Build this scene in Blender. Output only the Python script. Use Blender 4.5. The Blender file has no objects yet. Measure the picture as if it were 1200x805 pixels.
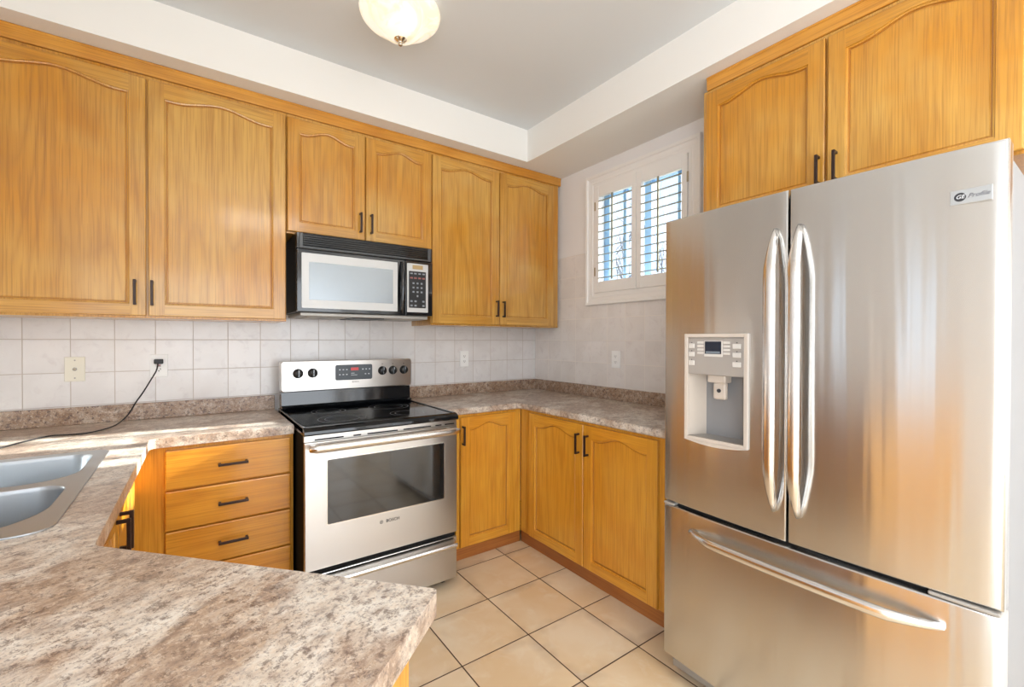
import bpy, bmesh, math, random
from mathutils import Vector, Matrix, Euler
random.seed(7)
S = bpy.context.scene
COL = S.collection
R = math.radians

# ---------------------------------------------------------------- camera
cam = bpy.data.cameras.new('camera'); cam.sensor_width = 36.0; cam.sensor_fit = 'HORIZONTAL'
cam.lens = 524.12 / 1200 * 36.0; cam.clip_start = 0.02
co = bpy.data.objects.new('camera', cam); COL.objects.link(co)
co.location = (-2.3523, -2.9426, 1.3191)
co.rotation_mode = 'XYZ'
co.rotation_euler = (Euler((R(90 - 0.4431), 0, R(-35.6501)), 'XYZ').to_matrix() @ Matrix.Rotation(R(0.1338), 3, 'Z')).to_euler()
S.camera = co

# ---------------------------------------------------------------- light, world, exposure
vs = S.view_settings
vs.view_transform = 'Standard'; vs.look = 'None'; vs.gamma = 1.0; vs.exposure = 0.20; vs.use_curve_mapping = False
w = bpy.data.worlds.new('sky'); S.world = w; w.use_nodes = True
wn = w.node_tree; wn.nodes.clear()
out = wn.nodes.new('ShaderNodeOutputWorld'); bg = wn.nodes.new('ShaderNodeBackground')
tc = wn.nodes.new('ShaderNodeTexCoord'); sx = wn.nodes.new('ShaderNodeSeparateXYZ'); cr = wn.nodes.new('ShaderNodeValToRGB')
wn.links.new(tc.outputs['Generated'], sx.inputs[0]); wn.links.new(sx.outputs['Z'], cr.inputs[0])
cr.color_ramp.elements[0].position = 0.0; cr.color_ramp.elements[0].color = (0.88, 0.94, 1.0, 1)
cr.color_ramp.elements[1].position = 0.7; cr.color_ramp.elements[1].color = (0.42, 0.66, 1.0, 1)
wn.links.new(cr.outputs[0], bg.inputs[0]); wn.links.new(bg.outputs[0], out.inputs[0])
bg.inputs[1].default_value = 1.5
def area(name, loc, rot, sx_, sy_, watts, col):
    l = bpy.data.lights.new(name, 'AREA'); l.shape = 'RECTANGLE'; l.size = sx_; l.size_y = sy_
    l.energy = watts; l.color = col
    o = bpy.data.objects.new(name, l); COL.objects.link(o); o.location = loc; o.rotation_euler = rot
    return o
sun = bpy.data.lights.new('sun', 'SUN'); sun.energy = 24.0; sun.angle = R(0.8); sun.color = (1.0, 0.93, 0.82)
so = bpy.data.objects.new('sun', sun); COL.objects.link(so)
so.rotation_euler = Vector((-1.0, 0.13, -0.405)).to_track_quat('-Z', 'Y').to_euler()
# unseen fill lights added outside the left and rear wall openings
area('patio_fill_light', (-3.33, -4.10, 1.12), (0, R(-90), 0), 2.0, 1.9, 60, (0.86, 0.93, 1.0))
area('rear_fill_light', (-1.55, -6.28, 1.30), (R(90), 0, 0), 2.9, 2.2, 66, (0.90, 0.95, 1.0))
area('ceiling_fill_light', (-1.6, -4.1, 2.78), (0, 0, 0), 0.9, 0.9, 22, (1.0, 0.95, 0.88))  # unseen fill light added under the ceiling behind the camera

# ---------------------------------------------------------------- materials
MATS = {}
def newmat(name):
    m = bpy.data.materials.new(name); m.use_nodes = True
    MATS[name] = m
    return m, m.node_tree, m.node_tree.nodes['Principled BSDF']
def simple(name, col, rough=0.5, metal=0.0, coat=0.0, spec=0.5, emis=None, es=0.0):
    m, t, b = newmat(name)
    b.inputs['Base Color'].default_value = (*col, 1); b.inputs['Roughness'].default_value = rough
    b.inputs['Metallic'].default_value = metal; b.inputs['Coat Weight'].default_value = coat
    b.inputs['Coat Roughness'].default_value = 0.08
    b.inputs['Specular IOR Level'].default_value = spec
    if emis: b.inputs['Emission Color'].default_value = (*emis, 1); b.inputs['Emission Strength'].default_value = es
    return m
class NT:
    def __init__(s, t): s.t = t
    def n(s, ty, **k):
        nd = s.t.nodes.new('ShaderNode' + ty)
        for a, b in k.items(): setattr(nd, a, b)
        return nd
    def l(s, a, b): s.t.links.new(a, b)
    def math(s, op, a, b=None, c=None):
        nd = s.n('Math', operation=op)
        for i, v in enumerate((a, b, c)):
            if v is None: continue
            if isinstance(v, (int, float)): nd.inputs[i].default_value = v
            else: s.l(v, nd.inputs[i])
        return nd.outputs[0]
    def mix(s, f, a, b, mode='MIX'):
        nd = s.n('Mix', data_type='RGBA', blend_type=mode)
        for i, v in ((0, f), (6, a), (7, b)):
            if isinstance(v, (int, float)): nd.inputs[i].default_value = v
            elif isinstance(v, tuple): nd.inputs[i].default_value = (*v, 1)
            else: s.l(v, nd.inputs[i])
        return nd.outputs[2]
    def ramp(s, f, stops):
        nd = s.n('ValToRGB'); e = nd.color_ramp.elements
        while len(e) < len(stops): e.new(0.5)
        for i, (p, c) in enumerate(stops):
            e[i].position = p; e[i].color = (*c, 1) if isinstance(c, tuple) else (c, c, c, 1)
        s.l(f, nd.inputs[0]); return nd.outputs[0]
    def noise(s, vec, scale, detail=3, rough=0.5, dist=0.0):
        nd = s.n('TexNoise'); nd.inputs['Scale'].default_value = scale; nd.inputs['Detail'].default_value = detail
        nd.inputs['Roughness'].default_value = rough; nd.inputs['Distortion'].default_value = dist
        s.l(vec, nd.inputs['Vector']); return nd.outputs[0]
    def scale(s, vec, x, y, z):
        nd = s.n('Mapping'); nd.inputs['Scale'].default_value = (x, y, z); s.l(vec, nd.inputs[0]); return nd.outputs[0]

def oak(name, light, mid, dark, axis='z', rough=0.33):
    """honey oak: grain lines run along the local axis"""
    m, t, b = newmat(name); k = NT(t)
    tcn = k.n('TexCoord'); oi = k.n('ObjectInfo')
    off = k.n('VectorMath', operation='MULTIPLY_ADD')
    cmb = k.n('CombineXYZ')
    for i in range(3): k.l(oi.outputs['Random'], cmb.inputs[i])
    k.l(cmb.outputs[0], off.inputs[0]); off.inputs[1].default_value = (13.7, 7.1, 9.3); k.l(tcn.outputs['Object'], off.inputs[2])
    v = off.outputs[0]
    sc = {'z': (1, 1, 0.08), 'x': (0.08, 1, 1), 'y': (1, 0.08, 1)}[axis]
    v1 = k.scale(v, *sc)
    warp = k.noise(v1, 2.6, 2, 0.45, 0.1)
    # growth rings -> cathedral contours
    rings = k.math('PINGPONG', k.math('MULTIPLY', warp, 42.0), 1.0)
    rings = k.math('POWER', rings, 2.6)
    fs = {'z': (210, 210, 4.0), 'x': (4.0, 210, 210), 'y': (210, 4.0, 210)}[axis]
    pores = k.noise(k.scale(v, *fs), 1.0, 2, 0.6)
    fs2 = {'z': (60, 60, 1.2), 'x': (1.2, 60, 60), 'y': (60, 1.2, 60)}[axis]
    streak = k.noise(k.scale(v, *fs2), 1.0, 2, 0.5)
    blotch = k.noise(k.scale(v, 1, 1, 0.8), 1.9, 3, 0.55, 0.4)
    fade = k.ramp(k.noise(v, 3.3, 2, 0.5), [(0.35, 0.25), (0.65, 1.0)])
    base = k.ramp(blotch, [(0.36, mid), (0.60, light)])
    base = k.mix(k.math('MULTIPLY', k.math('MULTIPLY', rings, fade), 0.40), base, dark)
    base = k.mix(k.math('MULTIPLY', k.ramp(streak, [(0.42, 0.0), (0.72, 1.0)]), 0.22), base, dark)
    base = k.mix(k.math('MULTIPLY', k.ramp(pores, [(0.48, 0.0), (0.64, 1.0)]), 0.42), base, dark)
    k.l(base, b.inputs['Base Color'])
    b.inputs['Roughness'].default_value = rough
    b.inputs['Coat Weight'].default_value = 0.55; b.inputs['Coat Roughness'].default_value = 0.11
    bp = k.n('Bump'); bp.inputs['Strength'].default_value = 0.12; bp.inputs['Distance'].default_value = 0.001
    k.l(pores, bp.inputs['Height']); k.l(bp.outputs[0], b.inputs['Normal'])
    return m
OL, OM, OD = (0.67, 0.375, 0.080), (0.62, 0.262, 0.014), (0.30, 0.105, 0.009)
oak_v = oak('oak_upright', OL, OM, OD, 'z'); oak_h = oak('oak_level', OL, OM, OD, 'x')
BL, BM, BD = (0.78, 0.395, 0.045), (0.71, 0.300, 0.022), (0.44, 0.140, 0.008)
base_v = oak('base_oak_upright', BL, BM, BD, 'z'); base_h = oak('base_oak_level', BL, BM, BD, 'x')
trim_oak = oak('crown_oak', (0.72, 0.34, 0.05), (0.62, 0.25, 0.02), (0.36, 0.12, 0.012), 'x', 0.3)
groove_oak = oak('groove_oak', (0.56, 0.26, 0.045), (0.50, 0.20, 0.022), (0.32, 0.10, 0.012), 'z', 0.4)  # groove shade painted into the oak colour, with some gathered stain
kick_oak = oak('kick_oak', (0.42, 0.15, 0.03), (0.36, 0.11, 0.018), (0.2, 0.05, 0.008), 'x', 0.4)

def laminate(name, dark_amt, pale_amt, warm):
    m, t, b = newmat(name); k = NT(t)
    v = k.n('TexCoord').outputs['Object']
    rot = k.n('Mapping'); rot.inputs['Rotation'].default_value = (0, 0, R(-28)); k.l(v, rot.inputs[0]); vr = rot.outputs[0]
    sv = k.scale(vr, 0.8, 1.2, 1.0)
    big = k.noise(sv, 5.0, 4, 0.6, 0.3)
    med = k.noise(sv, 24, 6, 0.72, 0.3)
    c = k.ramp(med, [(0.36, (0.13, 0.085, 0.07)), (0.44, (0.34, 0.235, 0.175)), (0.51, (0.52, 0.40, 0.31)), (0.62, (0.76, 0.68, 0.58))])
    c = k.mix(k.math('MULTIPLY', k.ramp(big, [(0.40, 1.0), (0.56, 0.0)]), 0.55), c, warm)
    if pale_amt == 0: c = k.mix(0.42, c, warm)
    pale = k.math('MULTIPLY', k.ramp(big, [(0.45, 0.0), (0.58, 1.0)]), k.ramp(k.noise(sv, 30, 5, 0.7), [(0.38, 0.25), (0.56, 1.0)]))
    c = k.mix(k.math('MULTIPLY', pale, pale_amt), c, (0.84, 0.79, 0.71))
    c = k.mix(k.math('MULTIPLY', k.ramp(k.noise(sv, 60, 5, 0.75), [(0.53, 0.0), (0.62, 1.0)]), 0.40), c, (0.62, 0.44, 0.30))
    c = k.mix(k.math('MULTIPLY', k.ramp(k.noise(vr, 62, 6, 0.82), [(0.53, 0.0), (0.60, 1.0)]), dark_amt), c, (0.115, 0.07, 0.055))
    c = k.mix(k.math('MULTIPLY', k.ramp(k.noise(k.scale(vr, 1.0, 1.0, 1.1), 150, 4, 0.75), [(0.55, 0.0), (0.62, 1.0)]), 0.60), c, (0.20, 0.155, 0.15))
    c = k.mix(k.math('MULTIPLY', k.ramp(k.noise(k.scale(vr, 1.1, 0.9, 1.0), 110, 4, 0.75), [(0.56, 0.0), (0.63, 1.0)]), 0.50), c, (0.80, 0.68, 0.55))
    k.l(c, b.inputs['Base Color']); b.inputs['Roughness'].default_value = 0.30
    b.inputs['Coat Weight'].default_value = 0.25; b.inputs['Coat Roughness'].default_value = 0.22
    return m
lam = laminate('granite_laminate', 0.70, 0.95, (0.44, 0.32, 0.24))
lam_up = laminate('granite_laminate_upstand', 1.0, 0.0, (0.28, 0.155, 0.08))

def grid_tile(name, axes, pitch, origin, grout_w, tile_a, tile_b, vein, grout, rough, bump=0.4, tint=None):
    m, t, b = newmat(name); k = NT(t)
    v = k.n('TexCoord').outputs['Object']; sp = k.n('SeparateXYZ'); k.l(v, sp.inputs[0])
    masks = []; cells = []
    for a, p, o in zip(axes, pitch, origin):
        q = k.math('DIVIDE', k.math('SUBTRACT', sp.outputs[a], o), p)
        fr = k.math('FRACT', q); cells.append(k.math('FLOOR', q))
        d = k.math('MULTIPLY', k.math('MINIMUM', fr, k.math('SUBTRACT', 1.0, fr)), p)
        masks.append(d)
    d = k.math('MINIMUM', masks[0], masks[1])
    g = k.ramp(k.math('DIVIDE', d, grout_w), [(0.38, 1.0), (0.62, 0.0)])
    cb = k.n('CombineXYZ'); k.l(cells[0], cb.inputs[0]); k.l(cells[1], cb.inputs[1])
    wn_ = k.n('TexWhiteNoise'); k.l(cb.outputs[0], wn_.inputs['Vector'])
    off = k.n('VectorMath', operation='MULTIPLY_ADD'); k.l(wn_.outputs['Color'], off.inputs[0]); off.inputs[1].default_value = (5, 5, 5); k.l(v, off.inputs[2])
    sc = 1.0 / pitch[0]
    n1 = k.noise(off.outputs[0], 0.75 * sc, 4, 0.55, 0.4); n2 = k.noise(off.outputs[0], 2.6 * sc, 5, 0.62, 0.8)
    c = k.ramp(n1, [(0.36, tile_a), (0.64, tile_b)])
    c = k.mix(k.math('MULTIPLY', k.ramp(n2, [(0.53, 0.0), (0.70, 1.0)]), 0.5), c, vein)
    c = k.mix(k.math('MULTIPLY', wn_.outputs['Value'], 0.12), c, tile_a)
    if tint:   # worn darker smudges near some tile edges
        e = k.ramp(k.math('DIVIDE', d, pitch[0]), [(0.02, 1.0), (0.16, 0.0)])
        n3 = k.ramp(k.noise(off.outputs[0], 1.3 * sc, 3, 0.6), [(0.48, 0.0), (0.64, 1.0)])
        c = k.mix(k.math('MULTIPLY', k.math('MULTIPLY', e, n3), 0.45), c, tint)
    c = k.mix(g, c, grout)
    k.l(c, b.inputs['Base Color'])
    k.l(k.math('ADD', k.math('MULTIPLY', g, 0.4), rough), b.inputs['Roughness'])
    bp = k.n('Bump'); bp.inputs['Strength'].default_value = bump; bp.inputs['Distance'].default_value = 0.002
    k.l(k.math('SUBTRACT', 1.0, g), bp.inputs['Height']); k.l(bp.outputs[0], b.inputs['Normal'])
    return m
floor_m = grid_tile('floor_tile', (0, 1), (0.338, 0.337), (-0.790, -1.030), 0.0055, (0.86, 0.725, 0.53), (0.79, 0.59, 0.36), (0.88, 0.78, 0.62), (0.075, 0.035, 0.015), 0.22, 0.5, (0.42, 0.30, 0.21))
T1, T2, TV, TG = (0.77, 0.745, 0.735), (0.83, 0.81, 0.805), (0.66, 0.62, 0.625), (0.56, 0.50, 0.455)
splash_b = grid_tile('wall_tile_back', (0, 2), (0.1575, 0.158), (-1.399, 1.317), 0.0035, T1, T2, TV, TG, 0.18)
splash_r = grid_tile('wall_tile_right', (1, 2), (0.1575, 0.158), (-0.02, 1.317), 0.0035, (0.78, 0.735, 0.70), (0.84, 0.80, 0.775), (0.68, 0.62, 0.60), (0.84, 0.78, 0.72), 0.18)

paint = simple('wall_paint', (0.87, 0.85, 0.84), 0.55)
ceil_paint = simple('ceiling_paint', (0.745, 0.765, 0.775), 0.7)
soffit_paint = simple('soffit_paint', (0.90, 0.875, 0.83), 0.6)
white_gloss = simple('white_trim_paint', (0.90, 0.875, 0.84), 0.35)
def steel(name, col, rough, aniso=0.0, axis='Z', rot=0.0, streak=True, bands=(1.5, 1.5, 420)):
    m, t, b = newmat(name); k = NT(t)
    b.inputs['Metallic'].default_value = 1.0
    b.inputs['Anisotropic'].default_value = aniso; b.inputs['Anisotropic Rotation'].default_value = rot
    if aniso:
        tg = k.n('Tangent', direction_type='RADIAL', axis=axis); k.l(tg.outputs[0], b.inputs['Tangent'])
    if streak:
        v = k.n('TexCoord').outputs['Object']
        n = k.noise(k.scale(v, *bands), 1.0, 2, 0.6)
        k.l(k.math('ADD', k.math('MULTIPLY', n, 0.02), rough - 0.01), b.inputs['Roughness'])
        k.l(k.ramp(n, [(0.3, tuple(c * 0.995 for c in col)), (0.7, col)]), b.inputs['Base Color'])
    else:
        b.inputs['Base Color'].default_value = (*col, 1); b.inputs['Roughness'].default_value = rough
    return m
fr_steel = steel('brushed_steel_fridge', (0.63, 0.62, 0.605), 0.205, 1.0, 'Z', 0.25)
def wavy(m):   # the faint vertical waviness of rolled door skins
    k = NT(m.node_tree); b = m.node_tree.nodes['Principled BSDF']; v = k.n('TexCoord').outputs['Object']
    h = k.noise(k.scale(v, 7.0, 0.2, 0.3), 1.0, 3, 0.55, 0.2)
    bp = k.n('Bump'); bp.inputs['Strength'].default_value = 1.0; bp.inputs['Distance'].default_value = 0.0032
    k.l(h, bp.inputs['Height']); k.l(bp.outputs[0], b.inputs['Normal'])
wavy(fr_steel)
rg_steel = steel('brushed_steel_range', (0.62, 0.60, 0.58), 0.28, 0.7, 'Z', 0.25)
handle_steel = steel('satin_steel_handle', (0.78, 0.76, 0.74), 0.22, streak=False)
sink_steel = steel('sink_steel', (0.52, 0.56, 0.60), 0.36, streak=False)
chrome = steel('polished_nickel', (0.72, 0.62, 0.48), 0.15, streak=False)
black_gloss = simple('black_gloss', (0.008, 0.009, 0.011), 0.10, coat=0.5)
black_glass = simple('black_cooktop_glass', (0.006, 0.007, 0.009), 0.06, spec=0.6)
black_matt = simple('black_plastic', (0.012, 0.012, 0.013), 0.4)
black_void = simple('dark_gap', (0.006, 0.006, 0.006), 0.9)
bronze = simple('oil_rubbed_bronze', (0.035, 0.018, 0.014), 0.38, metal=0.4)
fr_grey = simple('fridge_side_grey', (0.27, 0.27, 0.275), 0.5, metal=0.1)
range_side = simple('range_side_black', (0.008, 0.008, 0.008), 0.85, spec=0.12)
disp_grey = simple('dispenser_silver_plastic', (0.42, 0.395, 0.37), 0.35, metal=0.35)
disp_light = simple('dispenser_pale_plastic', (0.60, 0.53, 0.46), 0.35)
button_m = simple('pale_button', (0.66, 0.63, 0.59), 0.4)
lcd = simple('lcd_dark', (0.01, 0.015, 0.03), 0.15)
panel_grey = simple('control_panel_slate', (0.06, 0.072, 0.085), 0.3)
ink = simple('dark_print', (0.03, 0.03, 0.035), 0.5)
pale_ink = simple('pale_print', (0.55, 0.58, 0.62), 0.5)
red_led = simple('red_led', (0.25, 0.03, 0.03), 0.4, emis=(1.0, 0.12, 0.12), es=0.35)
plastic_white = simple('outlet_white_plastic', (0.93, 0.93, 0.92), 0.35)
plastic_almond = simple('almond_plastic', (0.80, 0.77, 0.66), 0.38)
slot_dark = simple('slot_dark', (0.02, 0.017, 0.015), 0.6)
mw_silver = simple('microwave_silver', (0.60, 0.60, 0.59), 0.42, metal=0.2)
mw_window = simple('microwave_mirror_window', (0.34, 0.375, 0.40), 0.22, metal=0.35)
filter_grey = simple('filter_grey', (0.42, 0.40, 0.37), 0.45, metal=0.4)
gold = simple('gold_badge', (0.45, 0.33, 0.16), 0.4, metal=0.5)
brass = simple('brass_hinge', (0.50, 0.42, 0.30), 0.35, metal=0.8)
cable_m = simple('black_cord', (0.01, 0.01, 0.012), 0.45)
louver_m = simple('louver_olive', (0.30, 0.29, 0.20), 0.6)  # even dark olive, darker than the white shutter frames
sash_blue = simple('outer_sash_vinyl', (0.26, 0.44, 0.66), 0.5)
bark = simple('tree_bark', (0.16, 0.16, 0.19), 0.9)
hedge_m = simple('distant_shrub', (0.20, 0.26, 0.33), 0.95)
snow_m = simple('yard_ground', (0.62, 0.58, 0.52), 0.9)
# oven door window: dark glass
oven_glass = simple('oven_window_glass', (0.012, 0.012, 0.012), 0.05, spec=0.8, coat=0.6)
# clear pane
def glass_mat(name, tint=(0.93, 0.97, 1.0)):
    m, t, b = newmat(name); k = NT(t)
    o = t.nodes['Material Output']; tr = k.n('BsdfTransparent'); gl = k.n('BsdfGlossy'); gl.inputs['Roughness'].default_value = 0.02
    tr.inputs[0].default_value = (*tint, 1); mx = k.n('MixShader'); mx.inputs[0].default_value = 0.06
    k.l(tr.outputs[0], mx.inputs[1]); k.l(gl.outputs[0], mx.inputs[2]); k.l(mx.outputs[0], o.inputs[0])
    return m
pane_glass = glass_mat('window_glass')
# alabaster lamp glass
def alabaster():
    m, t, b = newmat('alabaster_glass'); k = NT(t)
    v = k.n('TexCoord').outputs['Object']
    n = k.noise(v, 7, 4, 0.6, 1.2)
    c = k.ramp(n, [(0.40, (0.84, 0.73, 0.55)), (0.60, (1.0, 0.93, 0.80))])
    k.l(c, b.inputs['Base Color']); k.l(c, b.inputs['Emission Color']); b.inputs['Emission Strength'].default_value = 0.45
    b.inputs['Roughness'].default_value = 0.25
    return m
alab = alabaster()

# ---------------------------------------------------------------- mesh helpers
class MB:
    def __init__(s): s.v = []; s.f = []; s.m = []; s.mats = []; s.sm = []
    def mi(s, m):
        if m not in s.mats: s.mats.append(m)
        return s.mats.index(m)
    def poly(s, pts, m, smooth=False):
        i = len(s.v); s.v += [tuple(p) for p in pts]; s.f.append(tuple(range(i, i + len(pts)))); s.m.append(s.mi(m)); s.sm.append(smooth)
    def box(s, x0, x1, y0, y1, z0, z1, m, ch=0.0):
        if x0 > x1: x0, x1 = x1, x0
        if y0 > y1: y0, y1 = y1, y0
        if z0 > z1: z0, z1 = z1, z0
        bm = bmesh.new(); bmesh.ops.create_cube(bm, size=1.0)
        for q in bm.verts: q.co = Vector(((x0 + x1) / 2 + q.co.x * (x1 - x0), (y0 + y1) / 2 + q.co.y * (y1 - y0), (z0 + z1) / 2 + q.co.z * (z1 - z0)))
        if ch > 0:
            ch = min(ch, 0.45 * min(x1 - x0, y1 - y0, z1 - z0))
            bmesh.ops.bevel(bm, geom=list(bm.edges), offset=ch, segments=2, affect='EDGES', profile=0.5)
        s.add(bm, m); return s
    def add(s, bm, m, smooth=False, mat=None):
        bm.verts.index_update(); i0 = len(s.v); mi = s.mi(m)
        for q in bm.verts: s.v.append(tuple(mat @ q.co) if mat else tuple(q.co))
        for f in bm.faces: s.f.append(tuple(i0 + q.index for q in f.verts)); s.m.append(mi); s.sm.append(smooth)
        bm.free()
    def loft(s, rings, m, closed=True, cap=True, smooth=True):
        i0 = len(s.v); n = len(rings[0]); mi = s.mi(m)
        for r in rings: s.v += [tuple(p) for p in r]
        for a in range(len(rings) - 1):
            for b in range(n if closed else n - 1):
                c = (b + 1) % n
                s.f.append((i0 + a * n + b, i0 + a * n + c, i0 + (a + 1) * n + c, i0 + (a + 1) * n + b)); s.m.append(mi); s.sm.append(smooth)
        if cap and closed:
            s.f.append(tuple(i0 + q for q in range(n))[::-1]); s.m.append(mi); s.sm.append(False)
            s.f.append(tuple(i0 + (len(rings) - 1) * n + q for q in range(n))); s.m.append(mi); s.sm.append(False)
    def lathe(s, prof, c, axis, m, n=32, cap=True):
        """prof: (r, h) along the axis vector starting at c"""
        ax = Vector(axis).normalized(); a = ax.orthogonal().normalized(); b = ax.cross(a)
        s.loft([[Vector(c) + ax * h + (a * math.cos(t) + b * math.sin(t)) * r for t in [2 * math.pi * q / n for q in range(n)]] for r, h in prof], m, cap=cap)
    def tube(s, pts, rad, m, n=10, cap=True):
        pts = [Vector(p) for p in pts]; rings = []
        rr = rad if isinstance(rad, (list, tuple)) else [rad] * len(pts)
        up = None
        for i, p in enumerate(pts):
            d = (pts[min(i + 1, len(pts) - 1)] - pts[max(i - 1, 0)]).normalized()
            if up is None: up = d.orthogonal().normalized()
            up = (up - d * up.dot(d)).normalized(); sd = d.cross(up)
            rings.append([p + (up * math.cos(t) + sd * math.sin(t)) * rr[i] for t in [2 * math.pi * q / n for q in range(n)]])
        s.loft(rings, m, cap=cap)
    def prism(s, poly, y0, y1, m, plane='xz'):
        """extrude an outline; plane xz along y, plane xy along z, yz along x"""
        f = {'xz': lambda a, b, h: (a, h, b), 'xy': lambda a, b, h: (a, b, h), 'yz': lambda a, b, h: (h, a, b)}[plane]
        s.loft([[f(a, b, y0) for a, b in poly], [f(a, b, y1) for a, b in poly]], m, smooth=False)
    def build(s, name, parent=None, bevel=0.0, fixn=True):
        me = bpy.data.meshes.new(name); me.from_pydata(s.v, [], s.f)
        for m in s.mats: me.materials.append(m)
        for p, mi, sm in zip(me.polygons, s.m, s.sm): p.material_index = mi; p.use_smooth = sm
        if fixn:
            bm = bmesh.new(); bm.from_mesh(me); bmesh.ops.recalc_face_normals(bm, faces=bm.faces); bm.to_mesh(me); bm.free()
        me.update(); o = bpy.data.objects.new(name, me); COL.objects.link(o)
        if parent: o.parent = parent
        if bevel:
            b = o.modifiers.new('bevel', 'BEVEL'); b.width = bevel; b.segments = 3; b.limit_method = 'ANGLE'; b.angle_limit = R(35)
        return o
def thing(name, label, cat, loc=(0, 0, 0), rz=0.0, group=None):
    o = bpy.data.objects.new(name, None); COL.objects.link(o); o.empty_display_size = 0.05
    o.location = loc; o.rotation_euler = (0, 0, rz); o['label'] = label; o['category'] = cat
    if group: o['group'] = group
    return o
def tag(o, label, cat, group=None):
    o['label'] = label; o['category'] = cat
    if group: o['group'] = group
    return o
def struct(o): o['kind'] = 'structure'; return o
def rrect(x0, x1, z0, z1, r, n=5):
    P = []
    for cx, cz, a0 in ((x1 - r, z1 - r, 0), (x0 + r, z1 - r, 90), (x0 + r, z0 + r, 180), (x1 - r, z0 + r, 270)):
        for i in range(n + 1):
            a = R(a0 + 90 * i / n); P.append((cx + r * math.cos(a), cz + r * math.sin(a)))
    return P
FONT_CACHE = {}
def text(name, body, size, mat, parent, loc, rot, shear=0.0, depth=0.0006, xs=1.0):
    cu = bpy.data.curves.new(name, 'FONT'); cu.body = body; cu.size = size; cu.extrude = depth; cu.shear = shear
    cu.align_x = 'CENTER'; cu.align_y = 'CENTER'; cu.resolution_u = 4
    tmp = bpy.data.objects.new(name, cu); COL.objects.link(tmp)
    bpy.context.view_layer.update()
    me = bpy.data.meshes.new_from_object(tmp.evaluated_get(bpy.context.evaluated_depsgraph_get()))
    bpy.data.objects.remove(tmp); me.materials.clear(); me.materials.append(mat)
    o = bpy.data.objects.new(name, me); COL.objects.link(o); o.parent = parent; o.location = loc; o.rotation_euler = rot; o.scale = (xs, 1, 1)
    return o

# ---------------------------------------------------------------- the room
CZ = 2.80; SZ = 2.577; XL = -3.15; YR = -6.2
def bx(name, *a, mat=paint):
    return struct(MB().box(*a, mat).build(name))
struct(MB().box(XL - 0.2, 0.22, YR - 0.2, 0.2, -0.12, 0.0, floor_m).build('floor'))
struct(MB().box(XL - 0.2, 0.22, YR - 0.2, 0.2, CZ, CZ + 0.12, ceil_paint).build('ceiling'))
bx('wall_back', XL - 0.2, 0.22, 0.0, 0.2, 0.0, CZ)
# right wall with the window opening
WY0, WY1, WZ0, WZ1 = -1.445, -0.675, 1.635, 2.425
m = MB()
m.box(0, 0.22, YR, WY0, 0, CZ, paint); m.box(0, 0.22, WY1, 0, 0, CZ, paint)
m.box(0, 0.22, WY0, WY1, 0, WZ0, paint); m.box(0, 0.22, WY0, WY1, WZ1, CZ, paint)
struct(m.build('wall_right'))
# left and rear walls; unseen patio door and window openings added for light
m = MB()
m.box(XL - 0.2, XL, -1.73, 0, 0, CZ, paint); m.box(XL - 0.2, XL, -2.27, -1.87, 0, CZ, paint); m.box(XL - 0.2, XL, -1.87, -1.73, 0, 1.12, paint); m.box(XL - 0.2, XL, -1.87, -1.73, 2.15, CZ, paint); m.box(XL - 0.2, XL, YR, -5.10, 0, CZ, paint); m.box(XL - 0.2, XL, -5.10, -2.27, 2.12, CZ, paint); m.box(XL - 0.2, XL, -3.10, -2.47, 0, 2.12, paint); m.box(XL - 0.2, XL, -2.47, -2.27, 0, 0.12, paint)  # sidelight and slit openings added to put bright strips in the fridge
struct(m.build('wall_left'))
m = MB()
m.box(XL - 0.2, -3.0, YR - 0.2, YR, 0, CZ, paint); m.box(-0.1, 0.22, YR - 0.2, YR, 0, CZ, paint)
m.box(-3.0, -0.1, YR - 0.2, YR, 0, 0.2, paint); m.box(-3.0, -0.1, YR - 0.2, YR, 2.4, CZ, paint)
struct(m.build('wall_rear'))
# frames for those two added openings
m = MB()
for y0, y1 in ((-5.10, -5.04), (-4.14, -4.07), (-3.16, -3.10)): m.box(XL - 0.14, XL - 0.02, y0, y1, 0.0, 2.12, white_gloss, 0.004)
m.box(XL - 0.14, XL - 0.02, -5.10, -3.10, 0, 0.07, white_gloss, 0.004); m.box(XL - 0.14, XL - 0.02, -5.10, -3.10, 2.06, 2.12, white_gloss, 0.004)
d1 = struct(m.build('added_door_1'))
m = MB()
for x0, x1 in ((-3.0, -2.94), (-1.58, -1.52), (-0.16, -0.10)): m.box(x0, x1, YR - 0.12, YR - 0.02, 0.2, 2.4, white_gloss, 0.004)
m.box(-3.0, -0.1, YR - 0.12, YR - 0.02, 0.2, 0.26, white_gloss, 0.004); m.box(-3.0, -0.1, YR - 0.12, YR - 0.02, 2.34, 2.4, white_gloss, 0.004)
struct(m.build('added_window_2'))
# dropped soffits along the back and right walls
m = MB(); m.box(XL, 0, -0.429, 0, SZ, CZ, soffit_paint); m.box(-0.419, 0, YR, -0.429, SZ, CZ, soffit_paint)
struct(m.build('trim_1'))
# wall tiles
struct(MB().box(XL, 0, -0.008, 0.0, 0.90, 1.955, splash_b).build('trim_2'))
m = MB(); m.box(-0.008, 0, WY1 + 0.075, -0.008, 0.90, 1.955, splash_r); m.box(-0.008, 0, -3.0, WY1 + 0.075, 0.90, WZ0 - 0.06, splash_r)
m.box(-0.008, 0, -3.0, WY0 - 0.075, WZ0 - 0.06, 1.955, splash_r)
struct(m.build('trim_3'))

# ---------------------------------------------------------------- window with shutters (window_1)
m = MB()
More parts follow.
